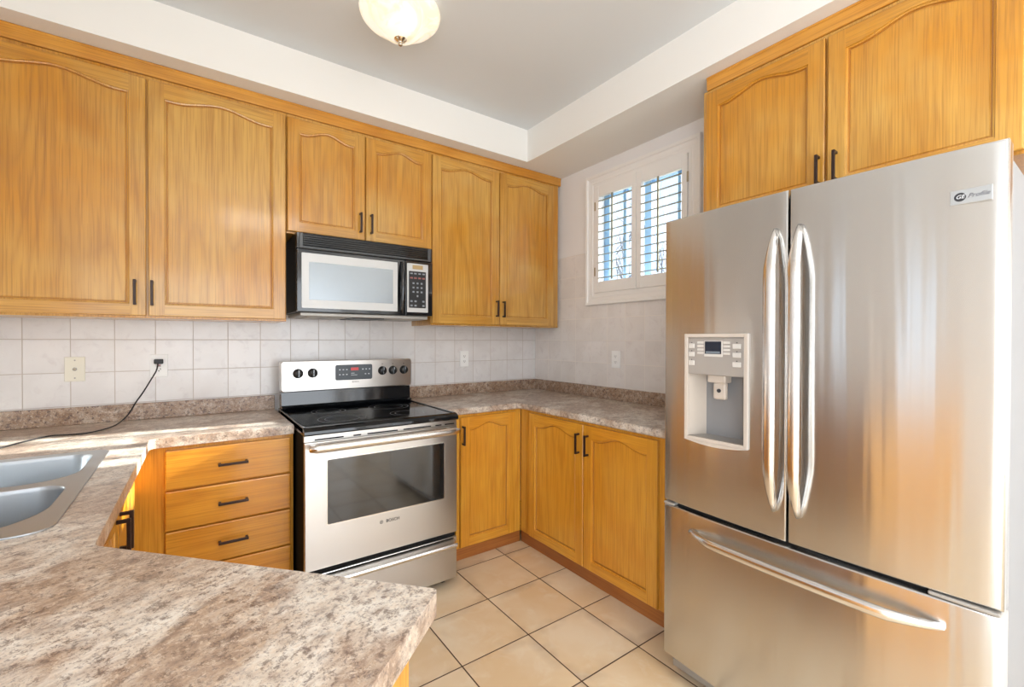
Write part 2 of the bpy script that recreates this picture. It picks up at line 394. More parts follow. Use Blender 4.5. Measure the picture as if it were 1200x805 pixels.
# outer vinyl sashes: jamb, meeting stiles, rails
for y0, y1 in ((WY0, WY0 + 0.05), (WY1 - 0.05, WY1), (-1.085, -1.035)): m.box(0.10, 0.17, y0, y1, WZ0, WZ1, sash_blue, 0.003)
for z0, z1 in ((WZ0, WZ0 + 0.05), (WZ1 - 0.05, WZ1)): m.box(0.10, 0.17, WY0, WY1, z0, z1, sash_blue, 0.003)
for y0, y1 in ((-0.86, -0.835), (-1.29, -1.27)): m.box(0.12, 0.15, y0, y1, WZ0, WZ1, sash_blue, 0.002)
win = struct(m.build('window_1'))
MB().box(0.132, 0.137, WY0 + 0.05, WY1 - 0.05, WZ0 + 0.05, WZ1 - 0.05, pane_glass).build('window_pane', win)
# moulded casing around the opening
def ring(mb, y0, y1, z0, z1, wd, prof, mat):
    """prof: (u 0..1 outward, x depth) swept round a rectangle with mitred corners"""
    rings = []
    for u, x in prof:
        d = u * wd
        rings.append([(x, y0 - d, z0 - d), (x, y1 + d, z0 - d), (x, y1 + d, z1 + d), (x, y0 - d, z1 + d)])
    mb.loft(rings, mat, cap=False, smooth=False)
m = MB(); ring(m, WY0, WY1, WZ0, WZ1, 0.066, [(0, 0.0), (0, -0.014), (0.12, -0.017), (0.3, -0.015), (0.62, -0.019), (0.72, -0.026), (0.95, -0.028), (1, -0.024), (1, 0.0)], white_gloss)
m.build('window_casing', win)
m = MB()
for y0, y1 in ((WY0, WY0 + 0.018), (WY1 - 0.018, WY1)): m.box(-0.012, 0.075, y0, y1, WZ0, WZ1, white_gloss)
for z0, z1 in ((WZ0, WZ0 + 0.018), (WZ1 - 0.018, WZ1)): m.box(-0.012, 0.075, WY0 + 0.018, WY1 - 0.018, z0, z1, white_gloss)
m.build('window_frame', win)
def shutter(y0, y1, label, hinge_at):
    """y0 < y1; louvred panel hung in the window frame"""
    t = thing('window_shutter', label, 'shutter', (0.0, (y0 + y1) / 2, WZ0 + 0.019), 0, 'window shutters')
    h = 0.752; hw = (y1 - y0) / 2; st = 0.036
    m = MB()
    for a, b in ((-hw, -hw + st), (hw - st, hw)): m.box(-0.020, 0.010, a, b, 0, h, white_gloss, 0.003)
    m.box(-0.019, 0.009, -hw + st, hw - st, 0, 0.078, white_gloss, 0.003)
    m.box(-0.019, 0.009, -hw + st, hw - st, h - 0.078, h, white_gloss, 0.003)
    m.build('shutter_frame', t)
    n = 11
    for i in range(n):
        z = 0.078 + (i + 0.5) * (h - 0.156) / n
        # elliptical louvre, outer edge raised
        ring_ = []
        for q in range(12):
            a = 2 * math.pi * q / 12; u, v_ = 0.0225 * math.cos(a), 0.0036 * math.sin(a)
            ti = R(13.0)
            ring_.append((-0.005 + u * math.cos(ti) - v_ * math.sin(ti), z + u * math.sin(ti) + v_ * math.cos(ti)))
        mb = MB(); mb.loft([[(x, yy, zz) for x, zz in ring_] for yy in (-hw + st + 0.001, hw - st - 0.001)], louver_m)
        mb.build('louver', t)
    MB().box(-0.042, -0.030, 0.0, 0.011, 0.082, h - 0.086, louver_m, 0.003).build('tilt_rod', t)
    for zz in (0.12, h - 0.17):
        yh = hw if hinge_at > 0 else -hw
        MB().box(-0.024, -0.0195, yh - 0.010, yh + 0.001, zz, zz + 0.06, brass, 0.001).build('hinge', t)
    return t
shutter(-1.058, -0.696, 'white louvred shutter panel over the window half beside the corner cabinets', 1)
shutter(-1.424, -1.062, 'white louvred shutter panel over the window half next to the refrigerator', -1)

# outside: bare trees, a hedge, ground
def tree(loc, h, seed, label):
    rnd = random.Random(seed); m = MB()
    def branch(p, d, L, r, lev):
        n = 5; pts = [p]; q = p.copy(); dd = d.copy()
        for i in range(n):
            dd = (dd + Vector((rnd.uniform(-.16, .16), rnd.uniform(-.16, .16), rnd.uniform(-.02, .12)))).normalized()
            q = q + dd * (L / n); pts.append(q.copy())
        m.tube(pts, [r * (1 - 0.6 * i / n) for i in range(n + 1)], bark, 6)
        if lev < 4:
            for i in range(3 if lev < 3 else 2):
                k = rnd.randint(2, n); nd = (dd + Vector((rnd.uniform(-1, 1), rnd.uniform(-1, 1), rnd.uniform(0.0, 0.7)))).normalized()
                branch(pts[k], nd, L * rnd.uniform(.5, .75), r * 0.5, lev + 1)
    branch(Vector((0, 0, 0)), Vector((0, 0, 1)), h * 0.5, 0.085, 0)
    o = m.build('bare_tree', fixn=False); o.location = loc
    tag(o, label, 'tree')
tree((9.5, 8.0, -1.0), 9.5, 3, 'bare leafless tree seen through the shutter beside the corner cabinets')
tree((5.6, 3.1, -1.0), 6.5, 11, 'bare leafless tree seen through the shutter next to the refrigerator')
def hedge(loc, sx_, sy_, sz_, seed):
    rnd = random.Random(seed); m = MB()
    for i in range(500):
        a, b = rnd.uniform(0, 6.283), rnd.uniform(-1, 1); rr = rnd.random() ** .4
        p = Vector((sx_ * rr * math.cos(a), sy_ * rr * b, sz_ * (0.5 + 0.5 * rr * math.sin(a)))); d = Vector((rnd.uniform(-1, 1), rnd.uniform(-1, 1), rnd.uniform(-.3, 1))).normalized()
        s_ = d.orthogonal().normalized() * 0.03; L = rnd.uniform(.15, .4)
        m.poly([p - s_, p + s_, p + d * L], hedge_m)
    o = m.build('garden_shrub', fixn=False); o.location = loc; return o
tag(hedge((6.5, 3.0, -1.0), 0.8, 3.8, 4.0, 5), 'dark twiggy shrub low outside the shuttered window', 'shrub')
struct(MB().box(0.6, 22, -14, 18, -1.15, -1.0, snow_m).build('yard_ground'))

# ---------------------------------------------------------------- cabinet joinery
def arch(u, rise):
    """u 0..1 across; flat shoulders then an ogee up to the middle"""
    d = abs(u - 0.5) * 2                     # 1 at the sides, 0 in the middle
    if d > 0.86: return 0.0
    q = 1 - d / 0.86
    return rise * (q * q * (3 - 2 * q))
def door_mesh(x0, x1, z0, z1, yb, T, matv, math_, st=0.058, topr=0.073, botr=0.052, rise=0.034):
    """frame and panel door, back at y=yb, front at yb-T"""
    yf = yb - T; c = 0.003; m = MB()
    X0, X1, Z0, Z1 = x0 + c, x1 - c, z0 + c, z1 - c
    a0, a1 = x0 + st, x1 - st; zb = z0 + botr; zs = z1 - topr; N = 28
    xs = [a0 + (a1 - a0) * i / N for i in range(N + 1)]; za = [zs + arch(i / N, rise) for i in range(N + 1)]
    P = m.poly
    P([(X0, yf, Z0), (a0, yf, Z0), (a0, yf, Z1), (X0, yf, Z1)], matv)
    P([(a1, yf, Z0), (X1, yf, Z0), (X1, yf, Z1), (a1, yf, Z1)], matv)
    P([(a0, yf, Z0), (a1, yf, Z0), (a1, yf, zb), (a0, yf, zb)], math_)
    for i in range(N): P([(xs[i], yf, za[i]), (xs[i + 1], yf, za[i + 1]), (xs[i + 1], yf, Z1), (xs[i], yf, Z1)], math_)
    # edges
    for (p, q, P2, Q2) in (((X0, Z0), (X1, Z0), (x0, z0), (x1, z0)), ((X1, Z0), (X1, Z1), (x1, z0), (x1, z1)), ((X1, Z1), (X0, Z1), (x1, z1), (x0, z1)), ((X0, Z1), (X0, Z0), (x0, z1), (x0, z0))):
        P([(p[0], yf, p[1]), (q[0], yf, q[1]), (Q2[0], yf + c, Q2[1]), (P2[0], yf + c, P2[1])], matv)
        P([(P2[0], yf + c, P2[1]), (Q2[0], yf + c, Q2[1]), (Q2[0], yb, Q2[1]), (P2[0], yb, P2[1])], matv)
    P([(x0, yb, z0), (x1, yb, z0), (x1, yb, z1), (x0, yb, z1)], matv)
    # moulded sticking: three steps down to the panel
    steps = [(0.0, 0.0), (0.0015, 0.0045), (0.0065, 0.006), (0.0085, 0.0125), (0.0115, 0.0125), (0.014, 0.010)]
    def loop(off, dep):
        L = [(a0 + off, yf + dep, zb + off), (a1 - off, yf + dep, zb + off)]
        for i in range(N, -1, -1):
            x = a0 + off + (a1 - a0 - 2 * off) * i / N
            L.append((x, yf + dep, za[i] - off))
        return L
    prev = loop(*steps[0])
    for s_ in steps[1:]:
        cur = loop(*s_); n = len(cur)
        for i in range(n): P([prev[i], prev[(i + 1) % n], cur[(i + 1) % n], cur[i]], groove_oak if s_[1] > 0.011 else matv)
        prev = cur
    dep = yf + steps[-1][1]; off = steps[-1][0]
    top = prev[2:][::-1]
    for i in range(N): P([(top[i][0], dep, zb + off), (top[i + 1][0], dep, zb + off), (top[i + 1][0], dep, top[i + 1][2]), (top[i][0], dep, top[i][2])], matv)
    return m
def handle(parent, x, y, z, L=0.113, vertical=True, name='handle'):
    """square bar pull, y is the face it is screwed to"""
    m = MB(); h = L / 2; s_ = 0.0052
    if vertical:
        m.box(x - s_, x + s_, y - 0.032, y - 0.022, z - h, z + h, bronze, 0.0018)
        for q in (-1, 1): m.box(x - s_, x + s_, y - 0.024, y, z + q * (h - 0.006) - 0.005, z + q * (h - 0.006) + 0.005, bronze, 0.001)
    else:
        m.box(x - h, x + h, y - 0.032, y - 0.022, z - s_, z + s_, bronze, 0.0018)
        for q in (-1, 1): m.box(x + q * (h - 0.006) - 0.005, x + q * (h - 0.006) + 0.005, y - 0.024, y, z - s_, z + s_, bronze, 0.001)
    return m.build(name, parent)
def cabinet(name, label, loc, rz, W, z0, z1, depth, doors, mats, group=None, face=0.018, kick=None, drawers=(), hollow=False):
    """local x along the wall, -y into the room. doors: (x0,x1,z0,z1,handle_x,handle_z)"""
    t = thing(name, label, 'cabinet', loc, rz, group); mv, mh = mats
    m = MB(); fy = -depth
    if hollow:                                                                   # open top for the sink bowls
        m.box(0, 0.018, fy + face, -0.010, z0, z1, mv); m.box(W - 0.018, W, fy + face, -0.010, z0, z1, mv)
        m.box(0.018, W - 0.018, fy + face, -0.010, z0, z0 + 0.018, mv); m.box(0.018, W - 0.018, -0.022, -0.010, z0 + 0.018, z1, mv)
    else: m.box(0, W, fy + face, -0.010, z0, z1, mv)
    m.build('body', t)
    m = MB()
    m.box(0, W, fy, fy + face, z0, z1, mv, 0.0015); m.build('face_frame', t)
    for d in doors:
        x0, x1, a, b, hx, hz = d[:6]
        o = door_mesh(x0, x1, a, b, fy - 0.0005, 0.0195, mv, mh).build('door', t)
        handle(o, hx, fy - 0.020, hz)
    for x0, x1, a, b in drawers:
        m = MB(); m.box(x0, x1, fy - 0.020, fy - 0.0005, a, b, mh, 0.005); o = m.build('drawer', t)
        handle(o, (x0 + x1) / 2 + 0.004, fy - 0.020, (a + b) / 2 + 0.001, vertical=False)
    if kick:
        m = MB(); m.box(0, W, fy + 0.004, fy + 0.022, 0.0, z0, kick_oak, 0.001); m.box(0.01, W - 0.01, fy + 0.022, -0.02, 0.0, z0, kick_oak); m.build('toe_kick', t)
    return t
UP = (oak_v, oak_h); BA = (base_v, base_h)
UD = 0.315
# wall cabinets, back wall
x0 = -3.10
cabinet('wall_cabinet', 'largest tall oak wall cabinet, two arched doors above the sink-side counter', (x0, 0, 0), 0, -1.9425 - x0, 1.415, 2.515, UD,
        [(0.012, -2.517 - x0, 1.425, 2.495, -2.556 - x0, 1.528), (-2.509 - x0, -1.947 - x0, 1.425, 2.495, -2.496 - x0, 1.528)], UP)
x0 = -1.9415
cabinet('wall_cabinet', 'short oak wall cabinet with two arched doors directly above the microwave', (x0, 0, 0), 0, -1.109 - x0, 1.884, 2.515, UD,
        [(0.003, -1.532 - x0, 1.894, 2.495, -1.560 - x0, 1.990), (-1.526 - x0, -1.111 - x0, 1.894, 2.495, -1.498 - x0, 1.990)], UP)
x0 = -1.108
cabinet('wall_cabinet', 'tall oak wall cabinet in the corner, right of the microwave, by the window', (x0, 0, 0), 0, -0.030 - x0, 1.415, 2.515, UD,
        [(0.003, -0.592 - x0, 1.425, 2.495, -0.617 - x0, 1.537), (-0.586 - x0, -0.090 - x0, 1.425, 2.495, -0.562 - x0, 1.535)], UP)
# over the refrigerator (right wall, facing -x); local x = -(world y)
y0 = -1.715
cabinet('wall_cabinet', 'oak wall cabinet with two arched doors on top of the refrigerator', (0, y0, 0), R(-90), 1.09, 1.880, 2.515, 0.331,
        [(0.022, 0.516, 1.890, 2.495, 0.508 - 0.010, 1.985), (0.526, 1.030, 1.890, 2.495, 0.562 - 0.006, 1.985)], UP)
# crown mouldings
def crown(name, label, length, loc, rz, d):
    m = MB(); prof = [(-0.0, 2.516), (-d, 2.516), (-d - 0.002, 2.519), (-d - 0.003, 2.566), (-d - 0.006, 2.569), (-d - 0.006, 2.5755), (0.0, 2.5755)]
    m.prism(prof, 0, length, trim_oak, 'yz'); o = m.build(name); o.location = loc; o.rotation_euler = (0, 0, rz)
    return tag(o, label, 'molding')
crown('crown_molding', 'long reddish oak crown strip along the top of the back wall cabinets', 3.09, (-3.10, -0.008, 0), 0, 0.321 - 0.008)
crown('crown_molding', 'reddish oak crown strip on top of the cabinet over the refrigerator', 1.07, (-0.008, -1.735, 0), R(-90), 0.337 - 0.008)

# base cabinets
KZ = 0.072; BZ = 0.872; BDp = 0.598
x0 = -2.446 - 0.0
cabinet('base_cabinet', 'oak drawer cabinet with four slab drawers between the sink corner and the range', (-2.545, 0, 0), 0, 0.588, KZ, BZ, BDp, [], BA, kick=True,
        drawers=[(0.103, 0.574, 0.692, 0.857), (0.103, 0.574, 0.523, 0.686), (0.103, 0.574, 0.352, 0.517), (0.103, 0.574, 0.085, 0.346)])
cabinet('base_cabinet', 'narrow oak base cabinet with one arched door right of the range', (-1.078, 0, 0), 0, 0.477, KZ, BZ, BDp,
        [(0.022, 0.424, 0.080, 0.858, 0.033, 0.752)], BA, kick=True)
cabinet('base_cabinet', 'oak base cabinet with two arched doors under the window, next to the refrigerator', (0, -0.5985, 0), R(-90), 1.0995, KZ, BZ, BDp,
        [(0.1105, 0.5905, 0.080, 0.858, 0.5605, 0.752), (0.5965, 1.0705, 0.080, 0.858, 0.6295, 0.752)], BA, kick=True)
# sink run faces +x : local x = world y, -y local = +x world
cabinet('base_cabinet', 'sunlit oak sink base cabinet, mostly hidden below the sink counter edge', (XL + 0.005, -1.75, 0), R(90), 1.1515, KZ, BZ, 0.60,
        [(0.02, 0.510, 0.080, 0.858, 0.476, 0.752), (0.516, 0.985, 0.080, 0.858, 0.550, 0.752)], BA, kick=True, hollow=True)

# ---------------------------------------------------------------- countertops
def bezier_corner(P, i, r, n=5):
    a, b, c = Vector(P[i - 1]), Vector(P[i]), Vector(P[(i + 1) % len(P)])
    u = (a - b).normalized(); w_ = (c - b).normalized(); p0 = b + u * r; p1 = b + w_ * r
    return [tuple(((1 - t) ** 2) * p0 + 2 * t * (1 - t) * b + t * t * p1) for t in [q / n for q in range(n + 1)]]
def slab(name, outer, holes, z0, z1, mat, rounds={}, bevel=0.012, parent=None, origin=None):
    pts = []
    for i, p in enumerate(outer):
        pts += bezier_corner(outer, i, rounds[i]) if i in rounds else [p]
    bm = bmesh.new(); edges = []
    for loop in [pts] + holes:
        vv = [bm.verts.new((p[0], p[1], z1)) for p in loop]
        edges += [bm.edges.new((vv[i], vv[(i + 1) % len(vv)])) for i in range(len(vv))]
    bmesh.ops.triangle_fill(bm, use_beauty=True, use_dissolve=False, edges=edges)
    r_ = bmesh.ops.extrude_face_region(bm, geom=list(bm.faces))
    for g in r_['geom']:
        if isinstance(g, bmesh.types.BMVert): g.co.z = z0
    bmesh.ops.recalc_face_normals(bm, faces=bm.faces)
    me = bpy.data.meshes.new(name); bm.to_mesh(me); bm.free(); me.materials.append(mat)
    o = bpy.data.objects.new(name, me); COL.objects.link(o)
    if parent: o.parent = parent
    if bevel:
        b = o.modifiers.new('bevel', 'BEVEL'); b.width = bevel; b.segments = 4; b.limit_method = 'ANGLE'; b.angle_limit = R(50)
    return o
CT, CB = 0.914, 0.874
A = (-2.508, -1.753); B = (-2.026, -2.284)
n_ = Vector((-0.741, -0.672)).normalized(); u_ = Vector((B[0] - A[0], B[1] - A[1])).normalized()
C_ = Vector(B) + n_ * 0.65
tt = (C_.x - XL - 0.002) / u_.x; D_ = C_ - u_ * tt
sink_cut = rrect(-3.06, -2.616, -1.590, -0.785, 0.06)
top = slab('countertop', [(XL + 0.002, -0.010), (-1.958, -0.010), (-1.958, -0.6246), (-2.490, -0.6246), A, B, tuple(C_), (XL + 0.002, D_.y)], [sink_cut], CB, CT, lam,
           {3: 0.03, 4: 0.012, 5: 0.012, 6: 0.03})
tag(top, 'brown speckled laminate countertop holding the sink, wrapping into the angled peninsula', 'countertop')
top2 = slab('countertop', [(-1.180, -0.010), (-0.010, -0.010), (-0.010, -1.722), (-0.6246, -1.722), (-0.6246, -0.6246), (-1.180, -0.6246)], [], CB, CT, lam, {4: 0.03})
tag(top2, 'brown speckled laminate corner countertop between the range and the refrigerator', 'countertop')
# mitre joint strip of the corner top
mj = MB(); a = Vector((-0.612, -0.612, 0)); b = Vector((-0.03, -0.03, 0)); s_ = Vector((1, -1, 0)).normalized() * 0.0012
mj.poly([a - s_ + Vector((0, 0, CT + .0003)), a + s_ + Vector((0, 0, CT + .0003)), b + s_ + Vector((0, 0, CT + .0003)), b - s_ + Vector((0, 0, CT + .0003))], simple('seam_filler', (0.72, 0.62, 0.52), 0.5))
mj.build('miter_joint', top2)
mj = MB(); a = Vector((A[0] - 0.012, A[1] - 0.004, 0)); b = Vector((XL + 0.01, -2.00, 0)); s_ = (b - a).normalized().cross(Vector((0, 0, 1))) * 0.0012
mj.poly([a - s_ + Vector((0, 0, CT + .0003)), a + s_ + Vector((0, 0, CT + .0003)), b + s_ + Vector((0, 0, CT + .0003)), b - s_ + Vector((0, 0, CT + .0003))], bpy.data.materials['seam_filler'])
mj.build('miter_joint', top)
UPZ = 0.996
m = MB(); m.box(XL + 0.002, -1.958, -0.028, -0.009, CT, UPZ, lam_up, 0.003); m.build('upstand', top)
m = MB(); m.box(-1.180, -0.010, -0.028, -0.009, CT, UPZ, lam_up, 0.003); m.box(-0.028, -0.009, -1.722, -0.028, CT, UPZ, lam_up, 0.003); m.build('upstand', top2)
# peninsula carcase under its top
ins = 0.035
PA = Vector(A) - u_ * 0.02 + n_ * ins; PB = Vector(B) - u_ * ins + n_ * ins; PC = Vector(B) - u_ * ins + n_ * 0.60; PD = PC - u_ * 0.60
pen = thing('peninsula_cabinet', 'oak cabinet under the angled peninsula counter, its end panel facing the floor', 'cabinet', (PB.x, PB.y, 0))
def rel(p): return (p.x - PB.x, p.y - PB.y)
o = slab('body', [rel(PA), rel(PB), rel(PC), rel(PD)], [], KZ, CB - 0.002, base_v, bevel=0.002, parent=pen)
k2 = 0.05
o = slab('toe_kick', [rel(PA + n_ * k2), rel(PB + n_ * k2 - u_ * 0.02), rel(PC - u_ * 0.02), rel(PD)], [], 0.0, KZ, kick_oak, bevel=0, parent=pen)

# ---------------------------------------------------------------- sink
sk = thing('kitchen_sink', 'double bowl stainless steel sink set into the left counter', 'sink', (-2.83, -1.19, CT))
def off2(P): return [(x + 2.83, y + 1.19) for x, y in P]
rim_o = rrect(-3.085, -2.592, -1.618, -0.752, 0.05, 8)
# bowls: straight toward the far side, swept corner toward the near right
def bowl_outline(xr, ya, yb, xl=-3.045, near=0.14, far=0.06):
    P = []
    for i in range(9):
        a = R(90 - 90 * i / 8); P.append((xr - far + far * math.cos(a), yb - far + far * math.sin(a)))
    for i in range(13):
        a = R(-90 * i / 12); P.append((xr - near + near * math.cos(a), ya + near + near * math.sin(a)))
    for i in range(7):
        a = R(270 - 90 * i / 6); P.append((xl + .05 + .05 * math.cos(a), ya + .05 + .05 * math.sin(a)))
    for i in range(7):
        a = R(180 - 90 * i / 6); P.append((xl + .05 + .05 * math.cos(a), yb - .05 + .05 * math.sin(a)))
    return P
b1 = bowl_outline(-2.628, -1.165, -0.800, near=0.11); b2 = bowl_outline(-2.628, -1.585, -1.215, near=0.17)
rim = slab('rim', off2(rim_o), [off2(b1), off2(b2)], 0.0, 0.004, sink_steel, bevel=0.0016, parent=sk)
for nm, bo in (('bowl', b1), ('bowl', b2)):
    P = off2(bo); cx = sum(p[0] for p in P) / len(P); cy = sum(p[1] for p in P) / len(P)
    def rg(s_, z): return [(cx + (x - cx) * s_, cy + (y - cy) * s_, z) for x, y in P]
    m = MB(); m.loft([rg(1.0, 0.004), rg(0.993, 0.001), rg(0.986, -0.008), rg(0.975, -0.10), rg(0.955, -0.145), rg(0.90, -0.168), rg(0.80, -0.176), rg(0.16, -0.180)], sink_steel, cap=False)
    m.lathe([(0.058, 0), (0.048, 0.003), (0.034, -0.004), (0.002, -0.006)], (cx, cy, -0.1795), (0, 0, 1), chrome, 24, cap=False)
    o = m.build(nm, sk, fixn=False)

# ---------------------------------------------------------------- range
rg = thing('electric_range', 'stainless steel electric range with black glass cooktop between the base cabinets', 'range', (-1.951, 0, 0))
m = MB(); m.box(0.004, 0.756, -0.775, -0.12, 0.028, 0.895, range_side, 0.004)
for x in (0.05, 0.71):
    for y in (-0.74, -0.17): m.lathe([(0.018, 0), (0.018, 0.03)], (x, y, 0.0), (0, 0, 1), black_matt, 12)
m.build('body', rg)
m = MB()
pr = [(-0.12, 0.893), (-0.805, 0.893), (-0.826, 0.893), (-0.832, 0.900), (-0.830, 0.912), (-0.818, 0.922), (-0.800, 0.9265), (-0.785, 0.9235), (-0.20, 0.9235), (-0.185, 0.932), (-0.12, 0.932)]
m.prism(pr, -0.001, 0.761, black_glass, 'yz')
# raised side lips
for x0_, x1_ in ((-0.001, 0.012), (0.748, 0.761)): m.box(x0_, x1_, -0.80, -0.185, 0.90, 0.9285, black_glass, 0.003)
ck = m.build('cooktop', rg)
ring_m = simple('burner_print', (0.22, 0.23, 0.25), 0.3)
for cx, cy, r_ in ((0.215, -0.62, 0.115), (0.55, -0.64, 0.09), (0.215, -0.345, 0.09), (0.55, -0.36, 0.115)):
    m = MB()
    for rr in (r_, r_ * 0.72):
        n = 48
        for i in range(n):
            a0, a1 = 2 * math.pi * i / n, 2 * math.pi * (i + 1) / n
            m.poly([(cx + q * math.cos(a), cy + q * math.sin(a), 0.9239) for q, a in ((rr, a0), (rr, a1), (rr - 0.003, a1), (rr - 0.003, a0))], ring_m)
    m.build('burner', ck, fixn=False)
# black lower riser of the backguard and steel console
m = MB()
m.prism([(-0.12, 0.93), (-0.205, 0.93), (-0.214, 0.937), (-0.190, 0.950), (-0.182, 1.022), (-0.12, 1.022)], 0.004, 0.756, black_gloss, 'yz')
m.build('riser', rg)
m = MB(); out_ = rrect(0.000, 0.760, 1.020, 1.197, 0.022)
out_ = [(x, z if z > 1.06 else (1.024 if z < 1.042 else z)) for x, z in out_]
m.prism(rrect(0.0, 0.760, 1.026, 1.197, 0.016), -0.205, -0.12, rg_steel, 'xz')
con = m.build('console', rg, bevel=0.004)
m = MB(); m.prism(rrect(0.286, 0.503, 1.079, 1.170, 0.010), -0.2075, -0.204, panel_grey, 'xz'); dp = m.build('display_panel', rg)
m = MB(); m.box(0.375, 0.420, -0.2082, -0.207, 1.135, 1.152, red_led); m.build('clock_display', dp)
for r_, zz in enumerate((1.141, 1.112)):
    for cx in (0.311, 0.331, 0.351, 0.446, 0.466, 0.486) if r_ == 0 else (0.311, 0.331, 0.351, 0.462, 0.482):
        MB().box(cx - 0.0045, cx + 0.0045, -0.2080, -0.207, zz - 0.003, zz + 0.003, pale_ink).build('touch_key', dp)
for x1_, z_ in ((0.412, 1.1075), (0.396, 1.1185)): MB().box(0.376, x1_, -0.2080, -0.207, z_ - 0.0015, z_ + 0.0015, pale_ink).build('clock_caption', dp)
for cx in (0.085, 0.162, 0.567, 0.634, 0.706):
    zc = 1.128
    m = MB(); m.lathe([(0.027, 0), (0.0265, 0.006), (0.023, 0.008), (0.0215, 0.022), (0.019, 0.025), (0.001, 0.025)], (cx, -0.205, zc), (0, -1, 0), black_matt, 28)
    m.box(cx - 0.0055, cx + 0.0055, -0.238, -0.228, zc - 0.021, zc + 0.021, black_gloss, 0.002)
    kn = m.build('knob', rg)
    MB().box(cx - 0.001, cx + 0.001, -0.2388, -0.2375, zc + 0.004, zc + 0.02, pale_ink).build('pointer', kn)
for cx in (0.085, 0.162, 0.211, 0.245, 0.567, 0.634, 0.706): MB().box(cx - 0.003, cx + 0.003, -0.2056, -0.2045, 1.166, 1.170, ink).build('burner_mark', con)
text('brand_print', 'BOSCH', 0.012, ink, rg, (0.402, -0.2056, 1.066), (R(90), 0, 0))
# vented strip, door, window
m = MB(); m.box(0.0, 0.76, -0.812, -0.803, 0.862, 0.892, rg_steel, 0.002); m.box(0.003, 0.757, -0.804, -0.775, 0.862, 0.892, black_matt)
for x0_, x1_ in ((0.045, 0.17), (0.215, 0.25), (0.28, 0.43), (0.46, 0.61), (0.635, 0.67), (0.69, 0.745)): m.box(x0_, x1_, -0.8135, -0.811, 0.868, 0.874, black_void)
m.build('vent_strip', rg)
m = MB(); m.box(0.0, 0.76, -0.820, -0.804, 0.288, 0.862, rg_steel, 0.005); m.box(0.003, 0.757, -0.806, -0.778, 0.290, 0.860, range_side); dr = m.build('oven_door', rg)
m = MB(); m.prism(rrect(0.0925, 0.6845, 0.479, 0.780, 0.008), -0.8222, -0.8195, handle_steel, 'xz'); m.build('window_trim', dr)
m = MB(); m.prism(rrect(0.097, 0.680, 0.484, 0.776, 0.006), -0.8235, -0.8215, oven_glass, 'xz'); m.build('oven_window', dr)
def bar(mb, xa, xb, y, z, ry, rz_, mat, n=14, endr=0.4):
    rings = []
    for i in range(n + 1):
        t = i / n; x = xa + (xb - xa) * t; e = min(t, 1 - t) * n
        f = 1.0 if e >= 1 else 0.55 + 0.45 * e
        rings.append([(x, y + ry * f * math.cos(2 * math.pi * q / 16), z + rz_ * f * math.sin(2 * math.pi * q / 16)) for q in range(16)])
    mb.loft(rings, mat)
m = MB(); bar(m, 0.012, 0.748, -0.872, 0.842, 0.014, 0.0195, handle_steel, 24)
for x in (0.04, 0.72): m.box(x - 0.014, x + 0.014, -0.868, -0.818, 0.832, 0.852, handle_steel, 0.004)
m.build('door_handle', dr)
text('brand_print', 'BOSCH', 0.021, ink, dr, (0.402, -0.8215, 0.436), (R(90), 0, 0))
m = MB(); n = 20
for a0 in range(n):
    a, b = 2 * math.pi * a0 / n, 2 * math.pi * (a0 + 1) / n
    m.poly([(0.345 + q * math.cos(c), -0.8212, 0.436 + q * math.sin(c)) for q, c in ((0.0085, a), (0.0085, b), (0.0068, b), (0.0068, a))], ink)
m.box(0.3415, 0.3427, -0.8214, -0.8205, 0.430, 0.442, ink); m.box(0.3475, 0.3487, -0.8214, -0.8205, 0.430, 0.442, ink); m.box(0.3427, 0.3475, -0.8214, -0.8205, 0.4355, 0.4365, ink)
m.build('brand_emblem', dr, fixn=False)
m = MB(); m.box(0.0, 0.76, -0.818, -0.803, 0.040, 0.266, rg_steel, 0.005); m.box(0.003, 0.757, -0.805, -0.775, 0.042, 0.264, black_matt); dw = m.build('storage_drawer', rg)
m = MB(); m.box(0.004, 0.756, -0.80, -0.776, 0.264, 0.290, black_void); m.build('door_gap', rg)
m = MB(); m.prism([(-0.818, 0.262), (-0.868, 0.250), (-0.872, 0.240), (-0.868, 0.228), (-0.858, 0.226), (-0.852, 0.234), (-0.818, 0.246)], 0.022, 0.738, handle_steel, 'yz'); m.build('drawer_handle', dw, bevel=0.002)

# ---------------------------------------------------------------- microwave
mw = thing('microwave_oven', 'silver and black microwave hung over the range under the short cabinet', 'microwave', (-1.907, 0, 1.465))
W_ = 0.766
m = MB(); m.box(0.0, W_, -0.380, -0.012, 0.0, 0.414, black_matt, 0.004); m.build('body', mw)
m = MB(); m.box(0.02, W_ - 0.02, -0.385, -0.03, -0.022, 0.0, filter_grey, 0.005)
for i in range(3): m.box(0.06 + i * 0.235, 0.245 + i * 0.235, -0.36, -0.10, -0.026, -0.021, black_matt if i == 1 else filter_grey, 0.003)
m.build('underside_vent', mw)
m = MB(); m.box(0.0, W_, -0.404, -0.378, 0.330, 0.4145, black_gloss, 0.003)
g = m.build('vent_grille', mw)
m = MB()
for i in range(6):
    zz = 0.346 + i * 0.0115
    m.prism([(-0.404, zz), (-0.411, zz + 0.0015), (-0.4075, zz + 0.0065), (-0.404, zz + 0.0065)], 0.03, W_ - 0.03, black_gloss, 'yz')
for x in (0.012, W_ - 0.030): m.box(x, x + 0.018, -0.411, -0.403, 0.338, 0.412, simple('grille_end_grey', (0.09, 0.095, 0.10), 0.3), 0.003)
m.box(0.012, W_ - 0.012, -0.411, -0.403, 0.336, 0.342, simple('grille_lip_grey', (0.09, 0.095, 0.10), 0.3), 0.001)
m.build('louver_slats', g)
